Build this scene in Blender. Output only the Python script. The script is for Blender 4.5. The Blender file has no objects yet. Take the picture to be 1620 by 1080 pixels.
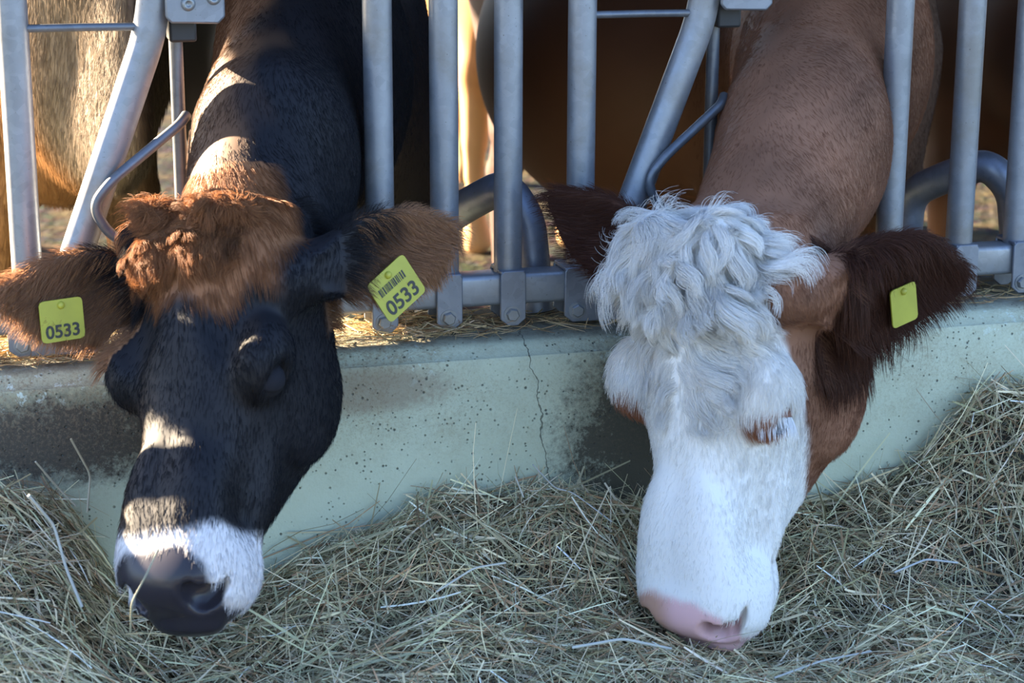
import bpy, math
import numpy as np
from mathutils import Matrix, Vector

rng = np.random.default_rng(7)
scene = bpy.context.scene
col = scene.collection
RAD = math.radians

# ------------------------------------------------------------------ camera, sky, sun, exposure
CAM = np.array([-0.80, -3.0, 1.22]); YAW, PIT, ROL, FPX = RAD(15.2), RAD(14.8), RAD(0.17), 3200.0
def cam_basis():
    sy, cy, sp, cp = math.sin(YAW), math.cos(YAW), math.sin(PIT), math.cos(PIT)
    f = np.array([sy*cp, cy*cp, -sp]); r = np.array([cy, -sy, 0.0]); u = np.cross(r, f)
    c, s = math.cos(ROL), math.sin(ROL)
    return c*r + s*u, -s*r + c*u, f
CR, CU, CF = cam_basis()
cam_d = bpy.data.cameras.new('camera'); cam_d.sensor_width = 36; cam_d.lens = 36*FPX/1620
cam_d.clip_start = 0.05; cam_d.clip_end = 200
cam_d.dof.use_dof = True; cam_d.dof.focus_distance = 3.12; cam_d.dof.aperture_fstop = 6.3
cam = bpy.data.objects.new('camera', cam_d); col.objects.link(cam)
m = Matrix.Identity(4)
for i in range(3):
    m[i][0], m[i][1], m[i][2], m[i][3] = CR[i], CU[i], -CF[i], CAM[i]
cam.matrix_world = m
scene.camera = cam

SUN_DIR = np.array([-0.72, 0.69, 0.35]); SUN_DIR = SUN_DIR/np.linalg.norm(SUN_DIR)   # towards the sun
world = bpy.data.worlds.new('sky'); scene.world = world; world.use_nodes = True
wn = world.node_tree.nodes; wl = world.node_tree.links
sky = wn.new('ShaderNodeTexSky'); sky.sky_type = 'NISHITA'; sky.sun_disc = False
sky.sun_elevation = math.asin(SUN_DIR[2]); sky.sun_rotation = math.atan2(SUN_DIR[0], SUN_DIR[1])
sky.air_density = 1.0; sky.dust_density = 0.6; sky.ozone_density = 1.4
bg = wn['Background']; bg.inputs['Strength'].default_value = 0.36
tint = wn.new('ShaderNodeMix'); tint.data_type = 'RGBA'; tint.blend_type = 'MULTIPLY'; tint.inputs[0].default_value = 1.0; tint.inputs[7].default_value = (.88, .94, 1.14, 1)
wl.new(sky.outputs[0], tint.inputs[6]); wl.new(tint.outputs[2], bg.inputs['Color'])
sun_d = bpy.data.lights.new('sun', 'SUN'); sun_d.energy = 40; sun_d.color = (1.0, 0.80, 0.56); sun_d.angle = RAD(0.6)
sun = bpy.data.objects.new('sun', sun_d); col.objects.link(sun)
sun.rotation_euler = Vector(SUN_DIR).to_track_quat('Z', 'Y').to_euler(); sun.location = (-8, 8, 6)
scene.view_settings.view_transform = 'Standard'; scene.view_settings.look = 'None'
scene.view_settings.gamma = 1.0; scene.view_settings.use_curve_mapping = False
scene.view_settings.exposure = 0.95
scene.cycles.max_bounces = 6; scene.cycles.diffuse_bounces = 3; scene.cycles.glossy_bounces = 2; scene.cycles.transmission_bounces = 3

# ------------------------------------------------------------------ helpers
def at_y(px, py, Y):
    d = CR*(px-810)/FPX - CU*(py-540)/FPX + CF
    return CAM + d*(Y-CAM[1])/d[1]
def unit(v):
    v = np.asarray(v, float); return v/np.linalg.norm(v)
def tag(o, label=None, cat=None, group=None, kind=None):
    if label: o['label'] = label
    if cat: o['category'] = cat
    if group: o['group'] = group
    if kind: o['kind'] = kind
    return o
def link(name, data, mat=None, parent=None):
    o = bpy.data.objects.new(name, data); col.objects.link(o)
    if mat is not None: data.materials.append(mat)
    if parent is not None: o.parent = parent
    return o
def mesh_obj(name, verts, faces, mat=None, parent=None, smooth=False):
    me = bpy.data.meshes.new(name); me.from_pydata([tuple(map(float, v)) for v in verts], [], [tuple(map(int, f)) for f in faces]); me.update()
    if smooth: me.shade_smooth()
    return link(name, me, mat, parent)
def smooth_by_angle(o, ang=40):
    try:
        o.data.set_sharp_from_angle(angle=RAD(ang))
    except Exception: pass
def round_path(pts, r=0.03, n=6):
    P = [np.asarray(p, float) for p in pts]; out = [P[0]]
    for a, b, c in zip(P, P[1:], P[2:]):
        d1, d2 = a-b, c-b; l = min(r, .45*np.linalg.norm(d1), .45*np.linalg.norm(d2))
        p, q = b+unit(d1)*l, b+unit(d2)*l
        for t in np.linspace(0, 1, n): out.append((1-t)**2*p + 2*t*(1-t)*b + t*t*q)
    out.append(P[-1]); return np.array(out)
def tube_geo(path, r, seg=20, cap=True):
    path = np.asarray(path, float); n = len(path)
    T = np.gradient(path, axis=0); T /= np.linalg.norm(T, axis=1)[:, None]
    ref = np.array([0, 1., 0]) if abs(T[0][1]) < .8 else np.array([1., 0, 0])
    V = []; F = []
    A = np.cross(T[0], ref); A /= np.linalg.norm(A)
    rr = np.full(n, r) if np.isscalar(r) else np.asarray(r)
    for i in range(n):
        A = A - T[i]*A.dot(T[i]); A /= np.linalg.norm(A); B = np.cross(T[i], A)
        for k in range(seg):
            th = 2*math.pi*k/seg; V.append(path[i]+rr[i]*(math.cos(th)*A+math.sin(th)*B))
    for i in range(n-1):
        for k in range(seg):
            k2 = (k+1) % seg; F.append((i*seg+k, i*seg+k2, (i+1)*seg+k2, (i+1)*seg+k))
    if cap:
        F.append(tuple(range(seg))[::-1]); F.append(tuple((n-1)*seg+k for k in range(seg)))
    return V, F
def tube(name, path, r, mat, parent=None, seg=20):
    V, F = tube_geo(path, r, seg); o = mesh_obj(name, V, F, mat, parent, True); smooth_by_angle(o); return o
def extrude_poly(poly, y0, y1):      # polygon in x,z extruded along y
    n = len(poly); V = [(x, y0, z) for x, z in poly]+[(x, y1, z) for x, z in poly]
    F = [tuple(range(n)), tuple(range(2*n-1, n-1, -1))]+[(i, i+n, (i+1) % n+n, (i+1) % n) for i in range(n)]
    return V, F
def merge(*geos):
    V = []; F = []
    for v, f in geos:
        b = len(V); V += [tuple(p) for p in v]; F += [tuple(i+b for i in q) for q in f]
    return V, F
def box_geo(x0, x1, y0, y1, z0, z1):
    V = [(x, y, z) for x in (x0, x1) for y in (y0, y1) for z in (z0, z1)]
    return V, [(0, 1, 3, 2), (4, 6, 7, 5), (0, 4, 5, 1), (2, 3, 7, 6), (0, 2, 6, 4), (1, 5, 7, 3)]
def bevel(o, w, seg=2, ang=40):
    b = o.modifiers.new('bevel', 'BEVEL'); b.width = w; b.segments = seg; b.limit_method = 'ANGLE'; b.angle_limit = RAD(ang)
    o.data.shade_smooth(); smooth_by_angle(o, 50)
    return o

# ------------------------------------------------------------------ materials
def material(name):
    mt = bpy.data.materials.new(name); mt.use_nodes = True
    nt = mt.node_tree; return mt, nt, nt.nodes['Principled BSDF'], nt.nodes, nt.links
def noise(nt, scale, detail=4, rough=.55, vec=None, typ='FBM'):
    n = nt.nodes.new('ShaderNodeTexNoise'); n.inputs['Scale'].default_value = scale; n.inputs['Detail'].default_value = detail
    n.inputs['Roughness'].default_value = rough
    if vec is not None: nt.links.new(vec, n.inputs['Vector'])
    return n
def ramp(nt, src, stops):
    r = nt.nodes.new('ShaderNodeValToRGB'); e = r.color_ramp.elements
    while len(e) < len(stops): e.new(.5)
    for el, (p, c) in zip(e, stops):
        el.position = p; el.color = (c, c, c, 1) if np.isscalar(c) else (*c, 1)
    nt.links.new(src, r.inputs['Fac']); return r
def mix(nt, fac, a, b, mode='MIX'):
    x = nt.nodes.new('ShaderNodeMix'); x.data_type = 'RGBA'; x.blend_type = mode
    for s, v in ((0, fac), (6, a), (7, b)):
        if hasattr(v, 'is_linked'): nt.links.new(v, x.inputs[s])
        elif s == 0: x.inputs[s].default_value = v
        else: x.inputs[s].default_value = (*v, 1)
    return x.outputs[2]
def mathn(nt, op, a, b=None, clamp=False):
    x = nt.nodes.new('ShaderNodeMath'); x.operation = op; x.use_clamp = clamp
    for i, v in enumerate((a, b)):
        if v is None: continue
        if hasattr(v, 'is_linked'): nt.links.new(v, x.inputs[i])
        else: x.inputs[i].default_value = v
    return x.outputs[0]
def bump(nt, bsdf, h, strength, dist=.002):
    b = nt.nodes.new('ShaderNodeBump'); b.inputs['Strength'].default_value = strength; b.inputs['Distance'].default_value = dist
    nt.links.new(h, b.inputs['Height']); nt.links.new(b.outputs[0], bsdf.inputs['Normal'])
def objcoord(nt):
    return nt.nodes.new('ShaderNodeTexCoord').outputs['Object']

def galvanised(name, tint=(1, 1, 1), grime=.5):
    mt, nt, b, N, L = material(name); oc = objcoord(nt)
    v = nt.nodes.new('ShaderNodeTexVoronoi'); v.inputs['Scale'].default_value = 85; L.new(oc, v.inputs['Vector'])
    n1 = noise(nt, 14, 5, .6, oc)
    c = mix(nt, n1.outputs[0], tuple(t*k for t, k in zip(tint, (.16, .175, .195))), tuple(t*k for t, k in zip(tint, (.33, .35, .375))))
    vbw = nt.nodes.new('ShaderNodeRGBToBW'); L.new(v.outputs['Color'], vbw.inputs[0]); c = mix(nt, .13, c, vbw.outputs[0], 'SOFT_LIGHT')
    n2 = noise(nt, 7, 6, .65, oc)
    g = ramp(nt, n2.outputs[0], [(.50, 0), (.66, grime)])
    c = mix(nt, g.outputs[0], c, (.16, .13, .085))
    n3 = noise(nt, 240, 2, .5, oc); sp = ramp(nt, n3.outputs[0], [(.70, 0), (.76, .7)])
    c = mix(nt, sp.outputs[0], c, (.09, .08, .07))
    L.new(c, b.inputs['Base Color']); b.inputs['Metallic'].default_value = .55
    r = ramp(nt, n1.outputs[0], [(.3, .36), (.7, .52)]); L.new(r.outputs[0], b.inputs['Roughness'])
    bump(nt, b, n2.outputs[0], .25, .002)
    return mt
M_galv = galvanised('galvanised_steel'); M_rail = galvanised('galvanised_rail', (1.12, 1.12, 1.1), .35)
M_brk = galvanised('galvanised_bracket', (.86, .88, .92), .2); M_rod = galvanised('galvanised_rod', (.55, .56, .58), .4)
M_old = galvanised('worn_galvanised_tube', (.72, .75, .85), .3)
M_bolt = galvanised('zinc_bolt', (1.05, 1.05, 1.0), .5)

def wall_paint():
    mt, nt, b, N, L = material('green_painted_concrete'); oc = objcoord(nt)
    sep = nt.nodes.new('ShaderNodeSeparateXYZ'); L.new(oc, sep.inputs[0])
    n0 = noise(nt, 5, 5, .6, oc)
    c = mix(nt, n0.outputs[0], (.42, .455, .31), (.53, .57, .42))
    nbig = noise(nt, 3.2, 4, .6, oc); nfine = noise(nt, 170, 3, .6, oc); nmid = noise(nt, 26, 6, .75, oc); ngr = noise(nt, 110, 5, .8, oc)
    # yellow-brown grime, stronger near the top edge and in patches
    top = ramp(nt, sep.outputs[2], [(.16, 0), (.385, 1)])
    g1 = mathn(nt, 'MULTIPLY', top.outputs[0], ramp(nt, nbig.outputs[0], [(.30, .1), (.56, 1)]).outputs[0])
    g1 = mathn(nt, 'MULTIPLY', g1, ramp(nt, nmid.outputs[0], [(.30, .15), (.62, 1)]).outputs[0])
    c = mix(nt, mathn(nt, 'MULTIPLY', mathn(nt, 'MULTIPLY', g1, ramp(nt, ngr.outputs[0], [(.35, .25), (.6, 1)]).outputs[0]), .8), c, (.26, .22, .12))
    # dark brown stain patches; the one by the brown cow's head includes painted shadow
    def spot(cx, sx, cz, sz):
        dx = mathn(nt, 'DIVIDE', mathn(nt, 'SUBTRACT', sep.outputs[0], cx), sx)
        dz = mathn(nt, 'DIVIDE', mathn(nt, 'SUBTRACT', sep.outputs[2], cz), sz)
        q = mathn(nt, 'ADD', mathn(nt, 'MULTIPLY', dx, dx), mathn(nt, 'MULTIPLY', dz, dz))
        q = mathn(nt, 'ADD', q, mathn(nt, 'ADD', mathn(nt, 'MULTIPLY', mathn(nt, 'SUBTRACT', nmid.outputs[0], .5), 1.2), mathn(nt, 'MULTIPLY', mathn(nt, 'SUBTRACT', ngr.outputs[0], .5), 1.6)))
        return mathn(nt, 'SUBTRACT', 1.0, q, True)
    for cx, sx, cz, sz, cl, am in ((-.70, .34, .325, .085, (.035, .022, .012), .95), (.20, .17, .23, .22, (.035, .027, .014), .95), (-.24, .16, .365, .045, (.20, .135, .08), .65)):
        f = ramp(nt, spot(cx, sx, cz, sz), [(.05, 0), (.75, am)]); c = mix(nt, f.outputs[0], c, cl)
    # bare chipped paint and white specks at the upper edge
    chip = mathn(nt, 'MULTIPLY', ramp(nt, noise(nt, 60, 5, .7, oc).outputs[0], [(.58, 0), (.62, 1)]).outputs[0], ramp(nt, sep.outputs[2], [(.36, 0), (.40, 1)]).outputs[0])
    chip = mathn(nt, 'MULTIPLY', chip, ramp(nt, noise(nt, 2.1, 2, .5, oc).outputs[0], [(.45, 0), (.6, 1)]).outputs[0])
    c = mix(nt, mathn(nt, 'MULTIPLY', chip, .8), c, (.62, .74, .66))
    # pits
    v = nt.nodes.new('ShaderNodeTexVoronoi'); v.inputs['Scale'].default_value = 55; v.inputs['Randomness'].default_value = 1; L.new(oc, v.inputs['Vector'])
    pit = ramp(nt, v.outputs['Distance'], [(.06, 1), (.13, 0)])
    sel = ramp(nt, noise(nt, 21, 2, .5, oc).outputs[0], [(.45, 0), (.54, 1)])
    pit = mathn(nt, 'MULTIPLY', pit.outputs[0], sel.outputs[0])
    v2 = nt.nodes.new('ShaderNodeTexVoronoi'); v2.inputs['Scale'].default_value = 120; L.new(oc, v2.inputs['Vector'])
    pit2 = mathn(nt, 'MULTIPLY', ramp(nt, v2.outputs['Distance'], [(.10, 1), (.22, 0)]).outputs[0], ramp(nt, noise(nt, 33, 3, .6, oc).outputs[0], [(.50, 0), (.58, .8)]).outputs[0])
    pit = mathn(nt, 'MAXIMUM', pit, pit2)
    spk = mathn(nt, 'MULTIPLY', ramp(nt, noise(nt, 190, 4, .8, oc).outputs[0], [(.50, 0), (.60, 1)]).outputs[0], ramp(nt, sep.outputs[2], [(.20, 0), (.36, 1)]).outputs[0])
    spk = mathn(nt, 'MULTIPLY', spk, ramp(nt, nbig.outputs[0], [(.35, .25), (.6, 1)]).outputs[0])
    c = mix(nt, mathn(nt, 'MULTIPLY', spk, .6), c, (.19, .14, .08))
    c = mix(nt, mathn(nt, 'MULTIPLY', pit, .85), c, (.07, .075, .06))
    # dirty top
    gt = ramp(nt, sep.outputs[2], [(.417, 0), (.424, 1)])
    c = mix(nt, mathn(nt, 'MULTIPLY', gt.outputs[0], ramp(nt, nmid.outputs[0], [(.25, .55), (.6, .95)]).outputs[0]), c, (.10, .085, .06))
    # crack
    wob = mathn(nt, 'MULTIPLY', mathn(nt, 'SUBTRACT', noise(nt, 14, 4, .6, oc).outputs[0], .5), .05)
    lx = mathn(nt, 'ADD', mathn(nt, 'ADD', mathn(nt, 'MULTIPLY', sep.outputs[2], -.14), .075), wob)
    dc = mathn(nt, 'ABSOLUTE', mathn(nt, 'SUBTRACT', sep.outputs[0], lx))
    cr = ramp(nt, mathn(nt, 'MULTIPLY', dc, 100), [(.025, 1), (.09, 0)])
    c = mix(nt, mathn(nt, 'MULTIPLY', cr.outputs[0], .7), c, (.05, .045, .035))
    L.new(c, b.inputs['Base Color']); b.inputs['Roughness'].default_value = .75
    h = mathn(nt, 'SUBTRACT', mathn(nt, 'MULTIPLY', nfine.outputs[0], .25), mathn(nt, 'ADD', pit, cr.outputs[0]))
    h = mathn(nt, 'ADD', h, mathn(nt, 'MULTIPLY', nmid.outputs[0], .6))
    bump(nt, b, h, .8, .004)
    return mt
M_wall = wall_paint()

def simple_noise_mat(name, c1, c2, scale, rough=.85, bstr=.3, bd=.004, detail=5):
    mt, nt, b, N, L = material(name); oc = objcoord(nt); n = noise(nt, scale, detail, .65, oc)
    r = ramp(nt, n.outputs[0], [(.35, c1), (.65, c2)]); L.new(r.outputs[0], b.inputs['Base Color']); b.inputs['Roughness'].default_value = rough
    bump(nt, b, n.outputs[0], bstr, bd); return mt
M_floor = simple_noise_mat('green_painted_floor', (.22, .27, .22), (.42, .52, .45), 9)
M_hayfloor = simple_noise_mat('packed_hay', (.03, .025, .014), (.10, .085, .05), 60, .95, .8, .01)
def yard_mat():
    mt, nt, b, N, L = material('gravel_yard'); oc = objcoord(nt)
    n = noise(nt, 30, 6, .7, oc); r = ramp(nt, n.outputs[0], [(.35, (.010, .0095, .009)), (.5, (.022, .021, .019)), (.68, (.05, .047, .041))])
    v = nt.nodes.new('ShaderNodeTexVoronoi'); v.inputs['Scale'].default_value = 28; L.new(oc, v.inputs['Vector'])
    c = mix(nt, .35, r.outputs[0], v.outputs['Color'], 'SOFT_LIGHT')
    s = ramp(nt, noise(nt, 3, 5, .7, oc).outputs[0], [(.5, 0), (.62, .7)]); c = mix(nt, s.outputs[0], c, (.08, .06, .03))
    L.new(c, b.inputs['Base Color']); b.inputs['Roughness'].default_value = 1; b.inputs['Specular IOR Level'].default_value = .03; bump(nt, b, mathn(nt, 'ADD', v.outputs['Distance'], n.outputs[0]), .8, .02)
    return mt
M_yard = yard_mat()
M_alley = simple_noise_mat('dark_asphalt', (.012, .012, .013), (.028, .028, .029), 25)
M_wood = simple_noise_mat('dark_timber', (.07, .05, .035), (.14, .10, .07), 12)
M_roof = simple_noise_mat('shade_roof_cement', (.10, .10, .10), (.16, .16, .155), 6)

def attr_mat(name, attr, rough=.7, spec=.3, sheen=0.0, trans=0.0, rand=0.0, gloss_attr=None):
    mt, nt, b, N, L = material(name); a = N.new('ShaderNodeAttribute'); a.attribute_name = attr
    c = a.outputs['Color']
    L.new(c, b.inputs['Base Color']); b.inputs['Roughness'].default_value = rough; b.inputs['Specular IOR Level'].default_value = spec
    if gloss_attr:
        g = N.new('ShaderNodeAttribute'); g.attribute_name = gloss_attr; L.new(g.outputs['Fac'], b.inputs['Roughness'])
    if trans:
        t = N.new('ShaderNodeBsdfTranslucent'); L.new(c, t.inputs['Color']); x = N.new('ShaderNodeMixShader'); x.inputs[0].default_value = trans
        L.new(b.outputs[0], x.inputs[1]); L.new(t.outputs[0], x.inputs[2]); L.new(x.outputs[0], N['Material Output'].inputs['Surface'])
    return mt
M_coat = attr_mat('coat_skin', 'coat', .6, .25, gloss_attr='gloss')
M_fur = attr_mat('coat_hair', 'hair_color', .55, .22, trans=.35)
M_hay = attr_mat('hay_stalks', 'stalk', .55, .35, trans=.15)

def plain(name, colr, rough=.5, spec=.5, coat=0):
    mt, nt, b, N, L = material(name); b.inputs['Roughness'].default_value = rough; b.inputs['Specular IOR Level'].default_value = spec
    n = noise(nt, 35, 3, .5, objcoord(nt)); c = mix(nt, n.outputs[0], tuple(.8*k for k in colr), tuple(min(1, 1.15*k) for k in colr)); L.new(c, b.inputs['Base Color'])
    b.inputs['Coat Weight'].default_value = coat
    return mt
M_eye = plain('eye_dark', (.012, .012, .018), .08, .6, .6); M_lidw = plain('eyelid_pink_brown', (.20, .09, .06), .6)
M_lidd = plain('eyelid_dark', (.012, .012, .016), .8, .15)
M_tag = plain('ear_tag_yellow', (.36, .34, .035), .5); M_ink = plain('ear_tag_ink', (.03, .03, .025), .6)
M_hoof = plain('hoof_horn', (.05, .04, .03), .5)
M_black = plain('rubber_black', (.02, .02, .02), .6)

# ------------------------------------------------------------------ setting
def contour_prism(name, prof, x0, x1, mat, nx=1):
    n = len(prof); V = []; F = []
    xs = np.linspace(x0, x1, nx+1)
    for x in xs: V += [(x, y, z) for y, z in prof]
    for i in range(nx):
        for k in range(n):
            k2 = (k+1) % n; F.append((i*n+k, (i+1)*n+k, (i+1)*n+k2, i*n+k2))
    F.append(tuple(range(n))); F.append(tuple(nx*n+k for k in range(n))[::-1])
    return mesh_obj(name, V, F, mat)
fl = mesh_obj('floor', *box_geo(-7, 9, -1.25, -.04, -.30, 0), M_floor); tag(fl, kind='structure')
gd = mesh_obj('ground', *box_geo(-30, 34, .10, 50, -.52, -.22), M_yard); tag(gd, kind='structure')
al = mesh_obj('ground', *box_geo(-30, 34, -40, -1.25, -.30, -.004), M_alley); tag(al, kind='structure')
prof = [(.12, -.5), (.12, .425), (-.055, .425), (-.072, .421), (-.085, .413), (-.094, .4035), (-.101, .4015), (-.104, .396), (-.108, .06), (-.112, -.28), (-.112, -.5)]
wf = contour_prism('wall_front', [(y, z) for y, z in prof], -7, 9, M_wall); tag(wf, 'low concrete feed wall painted pale green, worn and stained', None, None, 'structure')
wf.data.shade_smooth(); smooth_by_angle(wf, 35)
# unseen roof added over the cows to block sun and sky, open left and back
RX = -2.7
rf = mesh_obj('shade_roof', [(RX, -.12, 1.78), (9, -.12, 1.78), (9, 5.2, 2.2), (RX, 5.2, 2.2), (RX, -.12, 1.83), (9, -.12, 1.83), (9, 5.2, 2.25), (RX, 5.2, 2.25)],
              [(0, 1, 2, 3), (7, 6, 5, 4), (0, 4, 5, 1), (1, 5, 6, 2), (2, 6, 7, 3), (3, 7, 4, 0)], M_roof); tag(rf, kind='structure')
for i, (x, y) in enumerate(((-1.8, 4.9), (2.6, 4.9), (7.0, 4.9), (2.9, .5), (7.0, .5))):  # unseen posts added to carry the shade roof
    p = mesh_obj('shade_roof_post_%d' % (i+1), *box_geo(x-.07, x+.07, y-.07, y+.07, -.22, 1.85 if y < 1 else 2.18), M_wood); tag(p, kind='structure')

# ------------------------------------------------------------------ feed barrier
fb = bpy.data.objects.new('feed_barrier', None); col.objects.link(fb); fb.location = (.1, 0, .425)
tag(fb, 'galvanised steel feed barrier of upright tubes bolted above the green wall', 'barrier')
INV = Matrix.Translation((-.1, 0, -.425))
def part(o, parent=fb):
    o.parent = parent; o.matrix_parent_inverse = INV if parent is fb else Matrix.Identity(4); return o
def rail(z0, z1, name):
    r = .008; pts = []
    for cx, cz, a0 in ((.025-r, z1-r, 0), (-.025+r, z1-r, 90), (-.025+r, z0+r, 180), (.025-r, z0+r, 270)):
        for a in (0, 30, 60, 90): pts.append((cx+r*math.cos(RAD(a0+a)), cz+r*math.sin(RAD(a0+a))))
    o = contour_prism(name, pts, -2.2, 3.2, M_rail); o.data.shade_smooth(); smooth_by_angle(o, 50); part(o)
rail(.464, .514, 'bottom_rail'); rail(1.40, 1.45, 'top_rail')
UP = [-1.58, -1.05, -.947, -.845, -.727, -.196, -.094, .008, .126, .660, .788, .894, 1.005, 1.52, 1.64]
for x in UP:
    part(tube('upright_tube', [(x, 0, .505), (x, 0, .7), (x, 0, 1.0), (x, 0, 1.41)], .0222, M_galv, seg=28))
def bracket(x0, x1, bolts):
    w = x1-x0; zb, zt = .433, .521; poly = [(x0, zt-.006), (x0+.005, zt), (x1-.005, zt), (x1, zt-.006), (x1, zb+.011), (x1-.013, zb), (x0+.013, zb), (x0, zb+.011)]
    g1 = extrude_poly(poly, -.034, -.0285)
    g2 = extrude_poly(poly, .0285, .034); g3 = box_geo(x0+.001, x1-.001, -.032, .032, .5145, .5205)
    V, F = merge(g1, g2, g3); o = mesh_obj('bracket', V, F, M_brk); bevel(o, .0015, 2); part(o)
    for bx in bolts:
        V = []; F = []
        for rr, y in ((.0135, -.034), (.0135, -.0355)):
            V += [(bx+rr*math.cos(2*math.pi*k/24), y, .452+rr*math.sin(2*math.pi*k/24)) for k in range(24)]
        F += [(k, (k+1) % 24, 24+(k+1) % 24, 24+k) for k in range(24)]+[tuple(range(24, 48))]
        b0 = len(V); th = rng.uniform(0, 1)
        for rr, y in ((.0105, -.0355), (.0105, -.0405), (.0088, -.0425)):
            V += [(bx+rr*math.cos(th+math.pi*k/3), y, .452+rr*math.sin(th+math.pi*k/3)) for k in range(6)]
        for l in range(2): F += [(b0+l*6+k, b0+l*6+(k+1) % 6, b0+l*6+6+(k+1) % 6, b0+l*6+6+k) for k in range(6)]
        F.append(tuple(range(b0+12, b0+18)))
        bo = mesh_obj('bolt', V, F, M_bolt); bo.parent = o; bo.matrix_parent_inverse = Matrix.Identity(4)
for x in (-1.05, -.947, -.845, -.196, -.094, .008, .660, .788, .894, 1.52, 1.64): bracket(x-.0205, x+.0205, [x-.002])
for x in (-1.58, -.727, .126, 1.005): bracket(x-.034, x+.105, [x-.014])
for x in (-.727, .126, 1.005, -1.58):
    zt = [(x+.045, 0, .505), (x+.192, 0, .895), (x+.204, 0, .965), (x+.204, 0, 1.41)]
    part(tube('neck_guide_tube', round_path(zt, .045, 10), .0245, M_galv, seg=28))
    part(tube('spacer_rod', [(x+.018, -.005, .911), (x+.1, -.005, .911), (x+.185, -.005, .910)], .0058, M_rod, seg=14))
    part(tube('locking_bar', [(x+.236, .055, .52), (x+.236, .055, .8), (x+.236, .055, 1.38)], .0105, M_rod, seg=16))
    yl = -.036
    pth = [(x+.244, .02, .775), (x+.232, .0, .765), (x+.125, yl, .690), (x+.097, yl, .655), (x+.118, yl, .612), (x+.16, yl, .588), (x+.225, 0, .56), (x+.236, .04, .55)]
    part(tube('loop_rod', round_path(pth, .03, 8), .0078, M_rod, seg=16))
    poly = [(x+.214, .925), (x+.222, .916), (x+.29, .914), (x+.30, .924), (x+.30, 1.02), (x+.214, 1.02)]
    V, F = extrude_poly(poly, -.034, -.026); V2, F2 = extrude_poly(poly, .026, .034); V, F = merge((V, F), (V2, F2))
    o = mesh_obj('pivot_plate', V, F, M_brk); bevel(o, .003, 2); part(o)
    for bx, bz in ((x+.247, .944), (x+.284, .952)):
        V = []; F = []; prf = [(.0105, -.034), (.0105, -.036), (.008, -.040), (.0045, -.0415), (.0042, -.0395), (.0005, -.0395)]
        for rr, y in prf: V += [(bx+rr*math.cos(2*math.pi*k/20), y, bz+rr*math.sin(2*math.pi*k/20)) for k in range(20)]
        for l in range(len(prf)-1): F += [(l*20+k, l*20+(k+1) % 20, l*20+20+(k+1) % 20, l*20+20+k) for k in range(20)]
        bo = mesh_obj('rivet', V, F, M_bolt, None, True); bo.parent = o; bo.matrix_parent_inverse = Matrix.Identity(4)
    blk = mesh_obj('bumper_block', *box_geo(x+.222, x+.262, .0, .05, .885, .93), M_black); bevel(blk, .004); part(blk)

def bent(name, pts, r, label):
    pth = round_path(pts, .06, 10); o = tube(name, pth, r, M_old, seg=28); tag(o, label, 'tube', 'bent tubes behind the barrier'); return o
bp = [at_y(850, 425, .09), at_y(836, 345, .10), at_y(800, 292, .12), at_y(742, 322, .18), at_y(685, 360, .24)]
bent('bent_tube', [(bp[0][0], .085, .426)]+bp[1:]+[(bp[-1][0]-.02, .26, -.22)], .028, 'thick bent steel tube behind the barrier between the two feeding cows')
bp = [at_y(1614, 385, .09), at_y(1602, 300, .10), at_y(1562, 258, .12), at_y(1500, 278, .18), at_y(1440, 305, .24)]
bent('bent_tube', [(bp[0][0], .085, .426)]+bp[1:]+[(bp[-1][0]-.02, .26, -.22)], .028, 'thick bent steel tube behind the barrier at the far right, above the dark brown ear')

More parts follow.
